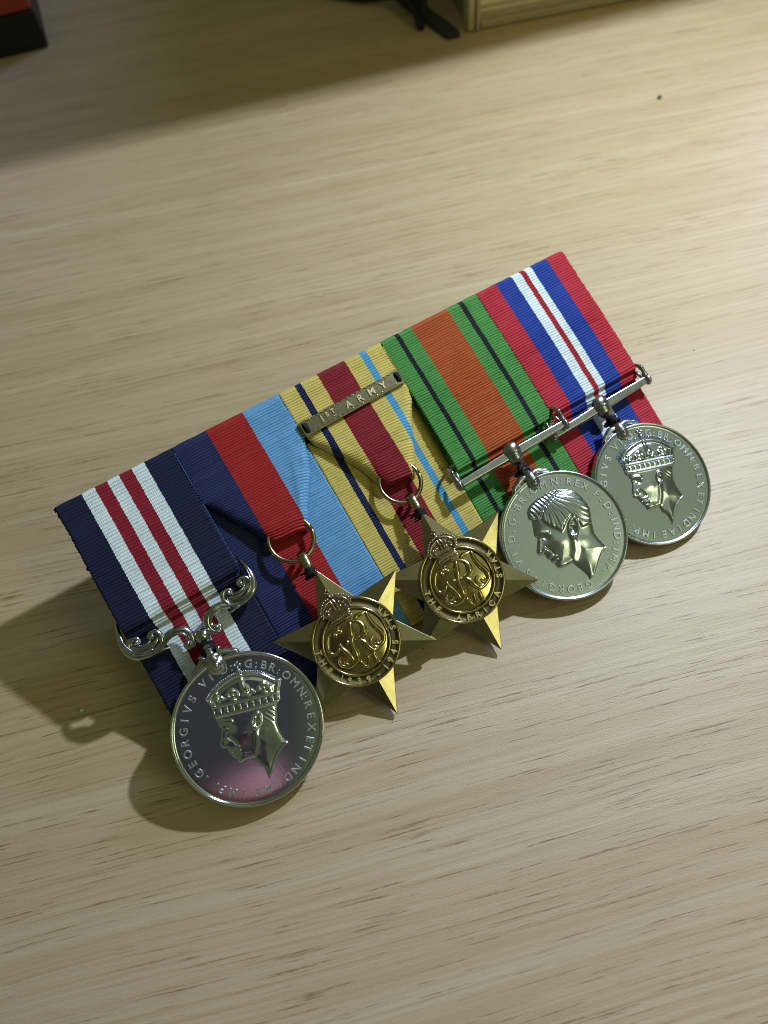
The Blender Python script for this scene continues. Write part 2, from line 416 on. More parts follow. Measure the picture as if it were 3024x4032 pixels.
folds = {
    1: dict(el=[(80, 32), (54.5, 32), (53.5, 32.8), (47.4, 35.3), (41.5, 39.2), (36, 42.2)], er=[(80, 63.9), (58, 63.9), (55.9, 63.2), (52.4, 62.0), (49.1, 60.6), (45.2, 58.0), (41.8, 55.5), (36, 52.2)], curl=(3.4, 3.0), extra=pleat),
    2: dict(el=[(80, 63.9), (58, 63.9), (57.4, 64.4), (54.7, 65.2), (51.1, 67.3), (47.6, 69.7), (44.3, 71.8), (41.2, 73.6), (35, 75.9)], er=[(80, 96.3), (56, 96.2), (53.3, 95.6), (42.6, 89.9), (35, 85.6)], curl=(3.2, 3.2)),
}
for k in range(5):
    x0, x1 = RX[k]
    o = ribbon_sheet('ribbon', things[k], MED_ORG[k], rmats[k], front_path(*ENDS[k]), x0, x1, PITCH[k], **folds.get(k, {}))
    lo = ribbon_sheet('backing_ribbon', things[k], MED_ORG[k], rmats[k], back_path(-1.1), x0 + 0.05, x1 - 0.05, PITCH[k])
# turned-in lengths of ribbon around the suspender bars
ribbon_sheet('ribbon_loop', things[0], MED_ORG[0], rmats[0], step_path(36.5, 0.6, 33.4), RX[0][0], RX[0][1], PITCH[0])
ribbon_sheet('ribbon_loop', things[3], MED_ORG[3], rmats[3], step_path(31, 0.3, 27.7), RX[3][0], RX[3][1], PITCH[3])
ribbon_sheet('ribbon_loop', things[4], MED_ORG[4], rmats[4], step_path(31, 0.3, 27.7), RX[4][0], RX[4][1], PITCH[4])
# edge stitches between neighbours
for k, (xx, mt) in enumerate(((32.05, 'thread_blue'), (63.95, 'thread_pale'), (96.35, 'thread_yellow'), (129.0, 'thread_dark'))):
    cols = dict(thread_blue=(0.02, 0.07, 0.22), thread_pale=(0.10, 0.20, 0.50), thread_yellow=(0.45, 0.36, 0.04), thread_dark=(0.02, 0.03, 0.02))
    mm = plain(mt, cols[mt], 0.7, 0.3, 2.0)
    mb = MB(); ylo = (37.0, 57.5, 53.5, 31.0)[k]; yy = np.arange(ylo, 70.6, 0.45)
    mb.tube([(xx + 0.10 * math.sin(i * 2.1), a, 0.25 + np.interp(a, [ylo, 71], [(2.2, 0.6, 0.9, 1.4)[k], 0.05])) for i, a in enumerate(yy)], 0.17, 6)
    mb.build('edge_stitching', mm, things[k], shift(MED_ORG[k]))

# stiff board behind the ribbons, leaning on a short strut
board = thing('mounting_board', 'stiff dark blue cloth board under the five ribbons, frayed along its left edge', 'mount', (80, 0, 0))
mb = MB(); mb.box((79.9, 35.6, -2.85), (159.6, 71.0, 2.9)); mb.build('board', M['navycloth'], board, shift((80, 0, 0)), bevel=0.5)
mb = MB()
for y in np.arange(1, 71, 0.8):
    for _ in range(3):
        yy = y + random.uniform(-.4, .4); z = random.uniform(-3.9, -1.0); l = random.uniform(0.15, 0.55)
        mb.tube([(0.3, yy, z), (-0.1 - l * 0.5, yy + random.uniform(-.3, .3), z + random.uniform(-.2, .3)), (-0.2 - l, yy + random.uniform(-.6, .5), z + random.uniform(-.4, .4))], [0.16, 0.13, 0.05], 5)
for (a, b, r) in ((71.0, -1.6, .55), (70.2, -3.0, .5), (65.7, -2.6, .35), (54.2, -2.8, .7), (52.9, -3.2, .5), (69.4, -1.2, .4)):
    for _ in range(5): mb.sphere((-0.3 - r * .5 + random.uniform(-.2, .2), a + random.uniform(-.4, .4), b + random.uniform(-.3, .3)), r * random.uniform(.4, .75), 7)
mb.build('frayed_edge', M['navycloth'], board, shift((80, 0, 0)))
def strut_pts(x): return [(x, 60, -4.4), (x, 60 - 0.446 * 20, -4.4 - 0.895 * 20), (x, 60 - 0.446 * 33.4, -4.4 - 0.895 * 31.2)]
mb = MB(); mb.tube(strut_pts(60), 1.2, 8); mb.tube(strut_pts(100), 1.2, 8); mb.tube([(58, 60, -5.2), (102, 60, -5.2)], 1.0, 8)
mb.build('strut', M['steel'], board, shift((80, 0, 0)))

# ------------------------------------------------------------------ lettering
TXT = {}
def glyph(ch, size, ext, off=0.0):
    key = (ch, size, ext, off)
    if key in TXT: return TXT[key]
    c = bpy.data.curves.new('glyph', 'FONT'); c.body = ch; c.size = size; c.extrude = ext; c.offset = off
    c.align_x = 'CENTER'; c.resolution_u = 4; c.bevel_depth = ext * 0.25; c.bevel_resolution = 0
    o = bpy.data.objects.new('glyph', c)
    me = bpy.data.meshes.new_from_object(o)
    V = np.array([v.co[:] for v in me.vertices]) if len(me.vertices) else np.zeros((0, 3)); F = [tuple(p.vertices) for p in me.polygons]
    bpy.data.objects.remove(o); bpy.data.curves.remove(c); bpy.data.meshes.remove(me)
    TXT[key] = (V, F); return V, F
def ring_text(mb, items, r, size, ext, z, inward=False, off=0.0, xs=1.0):
    """items: (character, angle in degrees); letter feet on the circle r"""
    for ch, ang in items:
        V, F = glyph(ch, size, ext, off)
        if not len(V): continue
        a = math.radians(ang); rot = a - math.pi / 2 if not inward else a + math.pi / 2
        ca, sa = math.cos(rot), math.sin(rot)
        W = np.c_[V[:, 0] * xs * ca - V[:, 1] * sa + r * math.cos(a), V[:, 0] * xs * sa + V[:, 1] * ca + r * math.sin(a), V[:, 2] + z]
        mb.add(W, F, False)
def spread(word, a0, a1):
    n = len(word); return [(c, a0 + (a1 - a0) * i / max(1, n - 1)) for i, c in enumerate(word)]

# ------------------------------------------------------------------ relief portraits
def sdist(X, Y, poly):
    P = np.asarray(poly, float); Q = np.roll(P, -1, 0)
    pt = np.stack([X.ravel(), Y.ravel()], 1); best = np.full(len(pt), 1e9); ins = np.zeros(len(pt), bool)
    for (ax, ay), (bx, by) in zip(P, Q):
        dx, dy = bx - ax, by - ay; l2 = dx * dx + dy * dy + 1e-12
        t = (((pt[:, 0] - ax) * dx + (pt[:, 1] - ay) * dy) / l2).clip(0, 1)
        best = np.minimum(best, (pt[:, 0] - ax - t * dx) ** 2 + (pt[:, 1] - ay - t * dy) ** 2)
        c = ((ay > pt[:, 1]) != (by > pt[:, 1])); 
        with np.errstate(divide='ignore', invalid='ignore'):
            xi = ax + (pt[:, 1] - ay) / (by - ay + 1e-15) * dx
        ins ^= c & (pt[:, 0] < xi)
    d = np.sqrt(best); return np.where(ins, d, -d).reshape(X.shape)
def g(X, Y, cx, cy, sx, sy=None, rot=0.0):
    sy = sy or sx; c, s_ = math.cos(rot), math.sin(rot); u = (X - cx) * c + (Y - cy) * s_; v = -(X - cx) * s_ + (Y - cy) * c
    return np.exp(-(u / sx) ** 2 - (v / sy) ** 2)
def line_d(X, Y, pts):
    best = np.full(X.shape, 1e9)
    for (ax, ay), (bx, by) in zip(pts[:-1], pts[1:]):
        dx, dy = bx - ax, by - ay; t = (((X - ax) * dx + (Y - ay) * dy) / (dx * dx + dy * dy + 1e-12)).clip(0, 1)
        best = np.minimum(best, np.hypot(X - ax - t * dx, Y - ay - t * dy))
    return best
def ridge(X, Y, pts, wd): return np.exp(-(line_d(X, Y, pts) / wd) ** 2)
def ear(X, Y, cx, cy, a, b, rot):
    c, s_ = math.cos(rot), math.sin(rot); u = ((X - cx) * c + (Y - cy) * s_) / a; v = (-(X - cx) * s_ + (Y - cy) * c) / b
    r = np.hypot(u, v)
    return 0.40 * np.exp(-((r - 0.82) / 0.20) ** 2) * np.where(u > -0.75, 1, 0.55) + 0.10 * (r < 1) - 0.42 * g(u, v, -0.05, 0.05, 0.42, 0.34) + 0.30 * g(u, v, 0.25, 0.10, 0.22, 0.5) + 0.25 * g(u, v, -0.75, 0.0, 0.3, 0.4)
def closed_smooth(P, k=3):
    P = np.asarray(P, float); n = len(P); out = []
    for i in range(n):
        a, b, c, d = P[i - 1], P[i], P[(i + 1) % n], P[(i + 2) % n]
        for j in range(k):
            t = j / k
            out.append(0.5 * (2 * b + 0.6 * (c - a) * t + (2 * 0.6 * a - (5 - 1.0) * b * 1.0 + (4 - 1.0 + 0.2) * c - 0.6 * d - (0.2 * c - 0.4 * b + 0.2 * b) ) * t * t * 0 + 0) if False else b + (c - b) * t)
    return np.array(out)
def relief_mesh(mb, poly, hfun, step=0.15):
    P = np.asarray(poly, float); lo = P.min(0) - 0.5; hi = P.max(0) + 0.5
    x = np.arange(lo[0], hi[0], step); y = np.arange(lo[1], hi[1], step); X, Y = np.meshgrid(x, y)
    d = sdist(X, Y, P); Z = np.where(d > 0, hfun(X, Y, np.maximum(d, 0)), np.maximum(d * 2.0, -0.3))
    keep = d > -step * 1.6; idx = -np.ones(X.shape, int); idx[keep] = np.arange(keep.sum())
    V = np.stack([X[keep], Y[keep], Z[keep]], 1)
    A, B_, C_, D_ = idx[:-1, :-1], idx[:-1, 1:], idx[1:, 1:], idx[1:, :-1]
    ok = (A >= 0) & (B_ >= 0) & (C_ >= 0) & (D_ >= 0)
    mb.add(V, list(zip(A[ok], B_[ok], C_[ok], D_[ok])))

BARE = [(-6.4, 8.7), (-6.0, 9.6), (-5.7, 10.5), (-4.7, 11.4), (-2.9, 12.0), (-0.7, 12.35), (1.9, 12.3), (4.5, 11.8), (6.1, 11.2), (7.4, 10.3), (8.4, 9.5), (9.1, 8.5), (9.8, 6.9), (10.2, 4.5), (10.1, 2.4), (9.1, 0.3), (8.4, -1.7), (7.6, -3.8), (7.9, -6.2), (8.6, -9.1), (6.9, -9.5), (5.1, -10.8), (3.1, -12.5), (1.6, -13.8), (-0.5, -14.1), (-0.45, -12.9), (-1.0, -11.0), (-1.6, -9.4), (-2.2, -7.7), (-4.2, -7.5), (-5.5, -7.4), (-6.3, -7.0), (-6.6, -6.2), (-6.5, -5.5), (-6.7, -5.1), (-7.3, -4.5), (-7.0, -4.1), (-7.6, -3.6), (-7.7, -3.1), (-7.7, -2.2), (-8.0, -1.8), (-9.1, -1.45), (-9.5, -0.7), (-9.2, 0.1), (-8.6, 0.8), (-7.2, 2.7), (-7.3, 3.3), (-7.5, 3.9), (-7.1, 5.1), (-6.3, 7.0), (-5.8, 8.0)]
def face(X, Y, dx=0.0, dy=0.0, sc=1.0):
    x = (X - dx) / sc; y = (Y - dy) / sc
    h = 0.45 * ridge(x, y, [(-6.9, 3.7), (-5.6, 3.7), (-4.0, 2.9)], 0.55)          # brow
    h -= 0.55 * g(x, y, -5.5, 2.0, 1.3, 0.7, -0.5)                                   # socket
    h += 0.32 * g(x, y, -5.9, 1.9, 0.55, 0.40, -0.4)                                 # eye
    h += 0.12 * ridge(x, y, [(-6.5, 2.4), (-5.6, 2.5), (-4.8, 1.9)], 0.22)
    h += 0.40 * ridge(x, y, [(-7.1, 2.2), (-8.1, 0.6), (-8.8, -0.5)], 0.55)         # bridge of the nose
    h += 0.35 * g(x, y, -7.2, -0.7, 0.7, 0.6)                                        # wing of the nose
    h -= 0.35 * g(x, y, -7.7, -1.25, 0.4, 0.22)
    h -= 0.25 * ridge(x, y, [(-6.4, -0.4), (-5.7, -1.8), (-5.5, -2.9)], 0.35)        # fold beside the mouth
    h += 0.28 * ridge(x, y, [(-7.4, -3.2), (-6.2, -3.4), (-5.4, -3.5)], 0.32)        # lips
    h -= 0.40 * ridge(x, y, [(-7.2, -4.0), (-6.2, -4.0), (-5.5, -4.1)], 0.20)
    h += 0.28 * ridge(x, y, [(-7.0, -4.5), (-6.2, -4.6), (-5.6, -4.5)], 0.30)
    h -= 0.30 * g(x, y, -6.1, -5.4, 0.7, 0.3)
    h += 0.30 * g(x, y, -5.6, -6.6, 1.0, 0.7)                                        # chin
    h += 0.42 * g(x, y, -2.6, -0.6, 2.4, 1.7, -0.6)                                  # cheek
    h += 0.16 * g(x, y, -4.6, 6.0, 1.8, 2.0)
    return h
def bare_h(X, Y, d):
    h = 0.85 * (1 - np.exp(-d / 3.0)) + 0.36 * (1 - np.exp(-d / 0.25))
    h = h + 0.60 * face(X, Y)
    jaw = [(1.7, -1.5), (1.0, -3.4), (0.3, -5.2), (-1.6, -7.0), (-4.2, -7.1)]
    h += 0.22 * ridge(X, Y, jaw, 1.0)
    h -= 0.30 * g(X, Y, 2.0, -6.5, 2.4, 2.8, -0.5)                                   # neck set back from the jaw
    h += 0.14 * ridge(X, Y, [(3.2, -4.0), (1.5, -9.5), (0.6, -13)], 1.4)
    h += ear(X, Y, 2.9, 0.55, 3.0, 1.55, math.radians(57))
    hair = np.array([(-5.8, 8.0), (-4.4, 7.2), (-3.4, 7.4), (-3.2, 5.9), (-2.9, 5.0), (-1.5, 3.0), (-0.4, 1.3), (0.6, 1.9), (2.0, 2.9), (4.2, 3.7), (5.0, 1.6), (5.4, -0.5), (8.7, -1.0), (11, 2.5), (11, 8), (7, 13), (-6.8, 12.8), (-7, 8.5)])
    hd = sdist(X, Y, hair); mk = (1 / (1 + np.exp(-hd / 0.16)))
    part = line_d(X, Y, [(-3.3, 7.3), (-2.3, 8.4), (-0.6, 9.6), (1.6, 10.4), (4.0, 11.2), (6.2, 11.0)])
    front = sdist(X, Y, [(-7, 8), (-3.3, 7.3), (-2.3, 8.4), (-0.6, 9.6), (1.6, 10.4), (4.0, 11.2), (6.4, 11.2), (6, 14), (-8, 13)]) > 0
    # strands fan out from the parting and sweep back over the ear
    cxh, cyh = 2.0, 14.5
    ang = np.arctan2(Y - cyh, X - cxh); rr = np.hypot(X - cxh, Y - cyh)
    bend = ang * 17 + 1.3 * np.sin(0.55 * rr) - 0.55 * rr
    st = np.sin(bend * 1.9) * 0.5 + np.sin(bend * 3.7 + 1.1 * np.sin(0.8 * rr)) * 0.5
    ft = np.sin(5.6 * X + 1.2 * (Y - 8) + 0.22 * (Y - 9) ** 2)
    h += mk * (0.34 + np.where(front, 0.09 * ft, 0.06 * st) - 0.34 * np.exp(-(part / 0.28) ** 2))
    h += mk * np.where(front, 0.35 * np.exp(-(hd / 1.2) ** 2) * 0 + 0.20, 0)
    tr = line_d(X, Y, [(8.6, -9.1), (6.9, -9.5), (5.1, -10.8), (3.1, -12.5), (1.6, -13.8), (-0.5, -14.1)])
    h += 0.30 * np.exp(-((tr - 0.35) / 0.25) ** 2)
    return np.maximum(h, 0.12)

CROWNED = [(-5.3, 11.0), (-3.9, 11.7), (-1.9, 12.4), (0.2, 12.75), (2.4, 12.85), (4.1, 12.55), (5.7, 12.0), (6.9, 11.4), (8.0, 10.6), (9.2, 9.6), (10.2, 8.3), (11.0, 7.0), (12.3, 6.1), (11.5, 5.0), (10.4, 3.7), (9.5, 1.8), (8.5, 1.3), (7.4, -0.5), (6.3, -2.4), (6.0, -4.4), (6.1, -6.4), (6.4, -8.0), (5.0, -8.2), (3.2, -9.0), (1.4, -10.3), (-0.3, -12.0), (-1.8, -13.1), (-1.5, -11.8), (-1.4, -10.0), (-2.1, -8.4), (-2.2, -6.6), (-3.6, -6.15), (-5.2, -6.05), (-5.9, -5.6), (-5.9, -4.9), (-5.8, -4.5), (-6.4, -3.7), (-6.2, -3.3), (-6.5, -2.8), (-6.4, -2.2), (-6.7, -1.3), (-7.4, -0.9), (-7.6, -0.1), (-6.7, 1.2), (-5.4, 3.0), (-5.7, 3.8), (-5.4, 5.2), (-5.7, 6.3), (-5.4, 7.4), (-5.15, 9.0), (-5.4, 10.2)]
def crowned_h(X, Y, d):
    h = 0.80 * (1 - np.exp(-d / 3.0)) + 0.36 * (1 - np.exp(-d / 0.25))
    h = h + face(X, Y, 1.05, 0.85, 0.93) * 0.65
    h += 0.22 * ridge(X, Y, [(1.4, -0.9), (0.6, -2.6), (-0.1, -4.0), (-1.7, -5.9), (-3.6, -5.9)], 0.65)
    h -= 0.26 * g(X, Y, 1.0, -6.0, 2.2, 2.6, -0.5)
    h += 0.12 * ridge(X, Y, [(2.6, -3.0), (0.6, -7.5), (-0.9, -11.5)], 1.3)
    h += ear(X, Y, 2.45, 0.55, 2.0, 1.2, math.radians(52))
    h += np.clip((X - 3) / 3, 0, 1) * np.clip((2.0 - Y) / 2, 0, 1) * np.clip((Y + 3) / 3, 0, 1) * 0.05 * np.sin(6 * X + 2.4 * Y + 0.8 * np.sin(Y))
    # crown: double band, arches, fleurs and crosses
    b0, b1 = (-5.7, 6.25), (9.3, 1.5)
    bd = np.array([b1[0] - b0[0], b1[1] - b0[1]]); bd = bd / np.hypot(*bd); nv = np.array([-bd[1], bd[0]])
    s_ = (X - b0[0]) * bd[0] + (Y - b0[1]) * bd[1]; v = (X - b0[0]) * nv[0] + (Y - b0[1]) * nv[1]
    crown = 1 / (1 + np.exp(-(v + 0.1) / 0.08))
    h = np.where(v > 0.1, 0.55 + 0.45 * (1 - np.exp(-d / 0.3)), h)
    h += 0.42 * np.exp(-((v - 0.0) / 0.26) ** 2) + 0.36 * np.exp(-((v - 2.3) / 0.20) ** 2) * (s_ > -.5)
    h += crown * (0.35 * np.exp(-((d - 0.55) / 0.30) ** 2) - 0.30 * np.exp(-((d - 1.35) / 0.45) ** 2)) * (v > 2.6)
    jew = (v > 0.4) * (v < 2.0) * 0.22 * (np.cos(2 * math.pi * s_ / 1.55) > 0.15) * np.exp(-((v - 1.2) / 0.5) ** 2)
    h += jew
    for i, sx in enumerate((1.7, 5.2, 8.9, 12.6)):
        cx, cy = b0[0] + bd[0] * sx + nv[0] * 4.1, b0[1] + bd[1] * sx + nv[1] * 4.1
        if i % 2:
            for a in (0, 90, 180, 270):
                aa = math.radians(a) + math.atan2(bd[1], bd[0])
                h += 0.42 * g(X, Y, cx + 1.05 * math.cos(aa), cy + 1.05 * math.sin(aa), 0.62, 0.42, aa + math.pi / 2)
            h += 0.30 * g(X, Y, cx, cy, 0.45)
        else:
            h += 0.42 * g(X, Y, cx, cy + 0.5, 0.42, 0.95, math.atan2(bd[1], bd[0]))
            for sg in (-1, 1):
                h += 0.36 * ridge(X, Y, [(cx + sg * 0.2 * bd[0] - nv[0] * 0.8, cy + sg * .2 * bd[1] - nv[1] * 0.8), (cx + sg * 0.9 * bd[0] + nv[0] * 0.1, cy + sg * .9 * bd[1] + nv[1] * 0.1), (cx + sg * 1.3 * bd[0] - nv[0] * 0.35, cy + sg * 1.3 * bd[1] - nv[1] * .35)], 0.26)
    h += 0.28 * ridge(X, Y, [(4.3, 12.4), (3.8, 10.2), (3.4, 8.6)], 0.45) * (v > 2.3)
    tr = line_d(X, Y, [(6.4, -8.0), (5.0, -8.2), (3.2, -9.0), (1.4, -10.3), (-0.3, -12.0), (-1.8, -13.1)])
    h += 0.28 * np.exp(-((tr - 0.3) / 0.22) ** 2)
    return np.maximum(h, 0.12)

# ------------------------------------------------------------------ round medals
def disc_body(R, dish):
    prof = [(0.01, -2.2), (R - 0.8, -2.2), (R - 0.15, -1.95), (R, -1.6), (R, 0.1), (R - 0.10, 0.36), (R - 0.35, 0.46), (R - 0.58, 0.40), (R - 0.75, 0.18), (R - 0.95, 0.06)]
    for q in np.linspace(R - 1.25, 0.01, 14): prof.append((q, dish * ((q / R) ** 2 - 0.6)))
    mb = MB(); mb.lathe(prof, 144); return mb
def arc_beads(mb, pts, r, gap, z):
    P = catmull(np.c_[np.asarray(pts, float), np.zeros(len(pts))], 20)[:, :2]
    s_ = np.r_[0, np.cumsum(np.linalg.norm(np.diff(P, axis=0), axis=1))]
    for q in np.arange(0, s_[-1], gap): mb.sphere((np.interp(q, s_, P[:, 0]), np.interp(q, s_, P[:, 1]), z), r, 8)
def crown_extras(mb):
    arc_beads(mb, [(-5.3, 11.2), (-3.9, 12.0), (-1.9, 12.75), (0.2, 13.1), (2.4, 13.2), (4.1, 12.9)], 0.24, 0.55, 0.35)
    arc_beads(mb, [(5.0, 12.6), (5.9, 12.25), (7.1, 11.6), (8.3, 10.8), (9.5, 9.7), (10.5, 8.4), (11.3, 7.2)], 0.24, 0.55, 0.35)
    mb.sphere((4.55, 13.1, 0.3), 0.62, 10, (1, 1, .7))
    for a in (0, 90, 180, 270):
        aa = math.radians(a + 70); mb.sphere((4.9 + 0.62 * math.cos(aa), 14.55 + 0.62 * math.sin(aa), 0.3), 0.42, 8, (1, 1, .6))
LEG_CROWN = spread('GEORGIVS', 192, 122) + spread('VI', 106, 97) + [('D', 84), (':', 77), ('G', 61), (':', 54), ('B', 47), ('R', 39), (':', 32)] + spread('OMN', 24, 3) + [(':', -3)] + spread('REX', -10, -31) + spread('ET', -42, -50) + spread('INDIAE', -61, -111) + spread('IMP', -123, -143) + [('.', -149), ('.', -161)]
LEG_BARE = spread('GEORGIVS', -95, -166) + spread('VI', -179, -189) + [('D', 155), (':', 147), ('G', 137), (':', 129), ('B', 120), ('R', 111), (':', 103), ('O', 94), ('M', 82), ('N', 69), (':', 61)] + spread('REX', 53, 35) + [('F', 20), (':', 12), ('D', 3), (':', -6), ('I', -13), ('N', -21), ('D', -31), (':', -39), ('I', -46), ('M', -55), ('P', -66), ('.', -73)]
RS = {0: 0.70, 3: 0.95, 4: 0.85}
def round_medal(k, centre, R, delta, poly, hf, legend, mat, relmat, letmat, crown, tsize, toff=0.0, rt=14.05, dish=0.25, roll=0.0):
    th = things[k]; pl = placer(centre, math.radians(delta), MED_ORG[k], math.radians(roll)); sc = R / 18.0
    fn = lambda V: pl(np.asarray(V))
    disc = disc_body(R, dish).build('disc', mat, th, fn)
    mb = MB(); relief_mesh(mb, np.array(poly) * sc, lambda X, Y, d: hf(X / sc, Y / sc, d / sc) * RS[k], 0.10)
    if crown: crown_extras(mb)
    mb.v[0][:, 2] += -0.12
    mb.build('portrait', relmat, disc, fn)
    mb = MB(); ring_text(mb, legend, rt * sc, tsize, 0.2, 0.02, False, toff); mb.build('lettering', letmat, disc, fn)
    return pl, disc
pl0, _ = round_medal(0, (14.9, 0.0, 7.8), 18.4, 0, CROWNED, crowned_h, LEG_CROWN, M['silver'], M['relief'], M['letters'], True, 2.75)
pl3, _ = round_medal(3, (111.4, -0.2, 7.7), 17.75, 2, BARE, bare_h, LEG_BARE, M['cupro'], M['bright'], M['letters'], False, 2.75, roll=4.5)
pl4, _ = round_medal(4, (143.0, -1.0, 6.2), 17.7, 2, CROWNED, crowned_h, LEG_CROWN, M['bright'], M['bright'], M['letters'], True, 2.75)

def claw(k, c, mat, ringed):
    """c: board coordinates of the claw's boss"""
    th = things[k]; x, y, z = c; mb = MB()
    if ringed:
        mb.lathe([(0.01, -1.6), (2.0, -1.6), (2.45, -0.6), (2.45, 0.3), (2.1, 0.75), (1.75, 0.8), (1.7, 1.0), (1.45, 1.15), (1.05, 1.2), (0.95, 1.5), (0.6, 1.85), (0.01, 1.95)], 28, (x, y, z))
        mb.tube([(x - 1.6, y + 1.9, z - 0.3), (x, y + 2.3, z), (x + 1.6, y + 1.9, z - 0.3)], [0.8, 1.1, 0.8], 10, 5)
        mb.tube([(x, y + 1.2, z - 0.4), (x + 0.1, y + 3.3, z - 0.6), (x + 0.1, y + 5.0, z - 2.2)], [1.7, 1.0, 1.2], 12, 5)
    else:
        mb.sphere((x, y, z - 0.2), 1.95, 16, (1.0, 1.2, 0.8))
        mb.sphere((x, y - 0.1, z + 1.25), 0.45, 10)
        mb.tube([(x, y + 0.5, z - 0.3), (x, y + 2.0, z - 0.3), (x, y + 3.4, z - 0.9), (x, y + 5.2, z - 1.8)], [2.0, 1.6, 1.0, 0.95], 14, 5)
        mb.tube([(x - 1.5, y + 1.5, z + 0.2), (x, y + 1.8, z + 0.85), (x + 1.5, y + 1.5, z + 0.2)], 0.32, 8, 5)
    for sg in (-1, 1):
        p = [(0.9, 1.9), (2.1, 2.2), (3.3, 1.9), (4.4, 1.3), (5.3, 0.95), (5.85, 0.4), (5.7, -0.3), (5.1, -0.4), (4.75, 0.1), (5.1, 0.45)]
        mb.tube([(x + sg * a, y + b, z - 0.7) for a, b in p], [1.1, 1.0, 0.9, 0.82, 0.75, 0.66, 0.56, 0.5, 0.42, 0.34], 9, 4)
        if ringed: mb.tube([(x + sg * 1.6, y + 2.2, z - 0.4), (x + sg * 2.4, y + 3.5, z - 0.5), (x + sg * 3.0, y + 3.4, z - 0.6)], [0.6, 0.45, 0.2], 8, 4)
    mb.build('claw', mat, th, shift(MED_ORG[k]))
claw(0, (15.5, 17.0, 7.6), M['oldsilver'], True)
claw(3, (111.6, 16.4, 7.2), M['cupro_dark'], False)
claw(4, (143.2, 15.6, 5.8), M['cupro_dark'], False)

def thread_wrap(k, a, b, r, turns, parent_name='thread_binding'):
    """black thread wound from a to b, with a hanging tangle on the shaded side"""
    a = np.array(a, float); b = np.array(b, float); mb = MB(); n = turns * 14; P = []
    d = b - a; ln = np.linalg.norm(d); d /= ln; u = np.cross(d, (0, 0, 1)); u /= np.linalg.norm(u); v = np.cross(u, d)
    for i in range(n + 1):
        t = i / n; an = 2 * math.pi * turns * t; rr = r * (1 + 0.10 * math.sin(7 * an / 3) + 0.08 * math.sin(2.3 * an))
        tt = 0.5 + 0.5 * math.sin((t * 2 - 1) * math.pi * 1.5) if turns > 6 else t
        P.append(a + d * ln * (0.15 * tt + 0.85 * t) + rr * (math.cos(an) * u + math.sin(an) * v))
    mb.tube(P, 0.27, 6)
    for j in range(7):
        s_ = a + d * ln * random.uniform(0.1, 0.9); e = s_ + np.array([random.uniform(-2.6, -0.8), random.uniform(-1.0, 0.6), random.uniform(-3.2, -1.6)])
        mb.tube([s_ + r * u * random.uniform(-.8, .8), (s_ + e) / 2 + np.array([random.uniform(-.5, .3), random.uniform(-.6, .4), 0.3]), e], 0.26, 6, 5)
    mb.build(parent_name, M['thread'], things[k], shift(MED_ORG[k]))
thread_wrap(0, (15.9, 23.0, 3.9), (15.6, 19.9, 6.3), 1.45, 8)
thread_wrap(3, (111.9, 21.6, 4.8), (111.9, 19.4, 6.3), 1.2, 6)
thread_wrap(4, (143.4, 20.9, 4.0), (143.3, 18.7, 5.8), 1.2, 6)

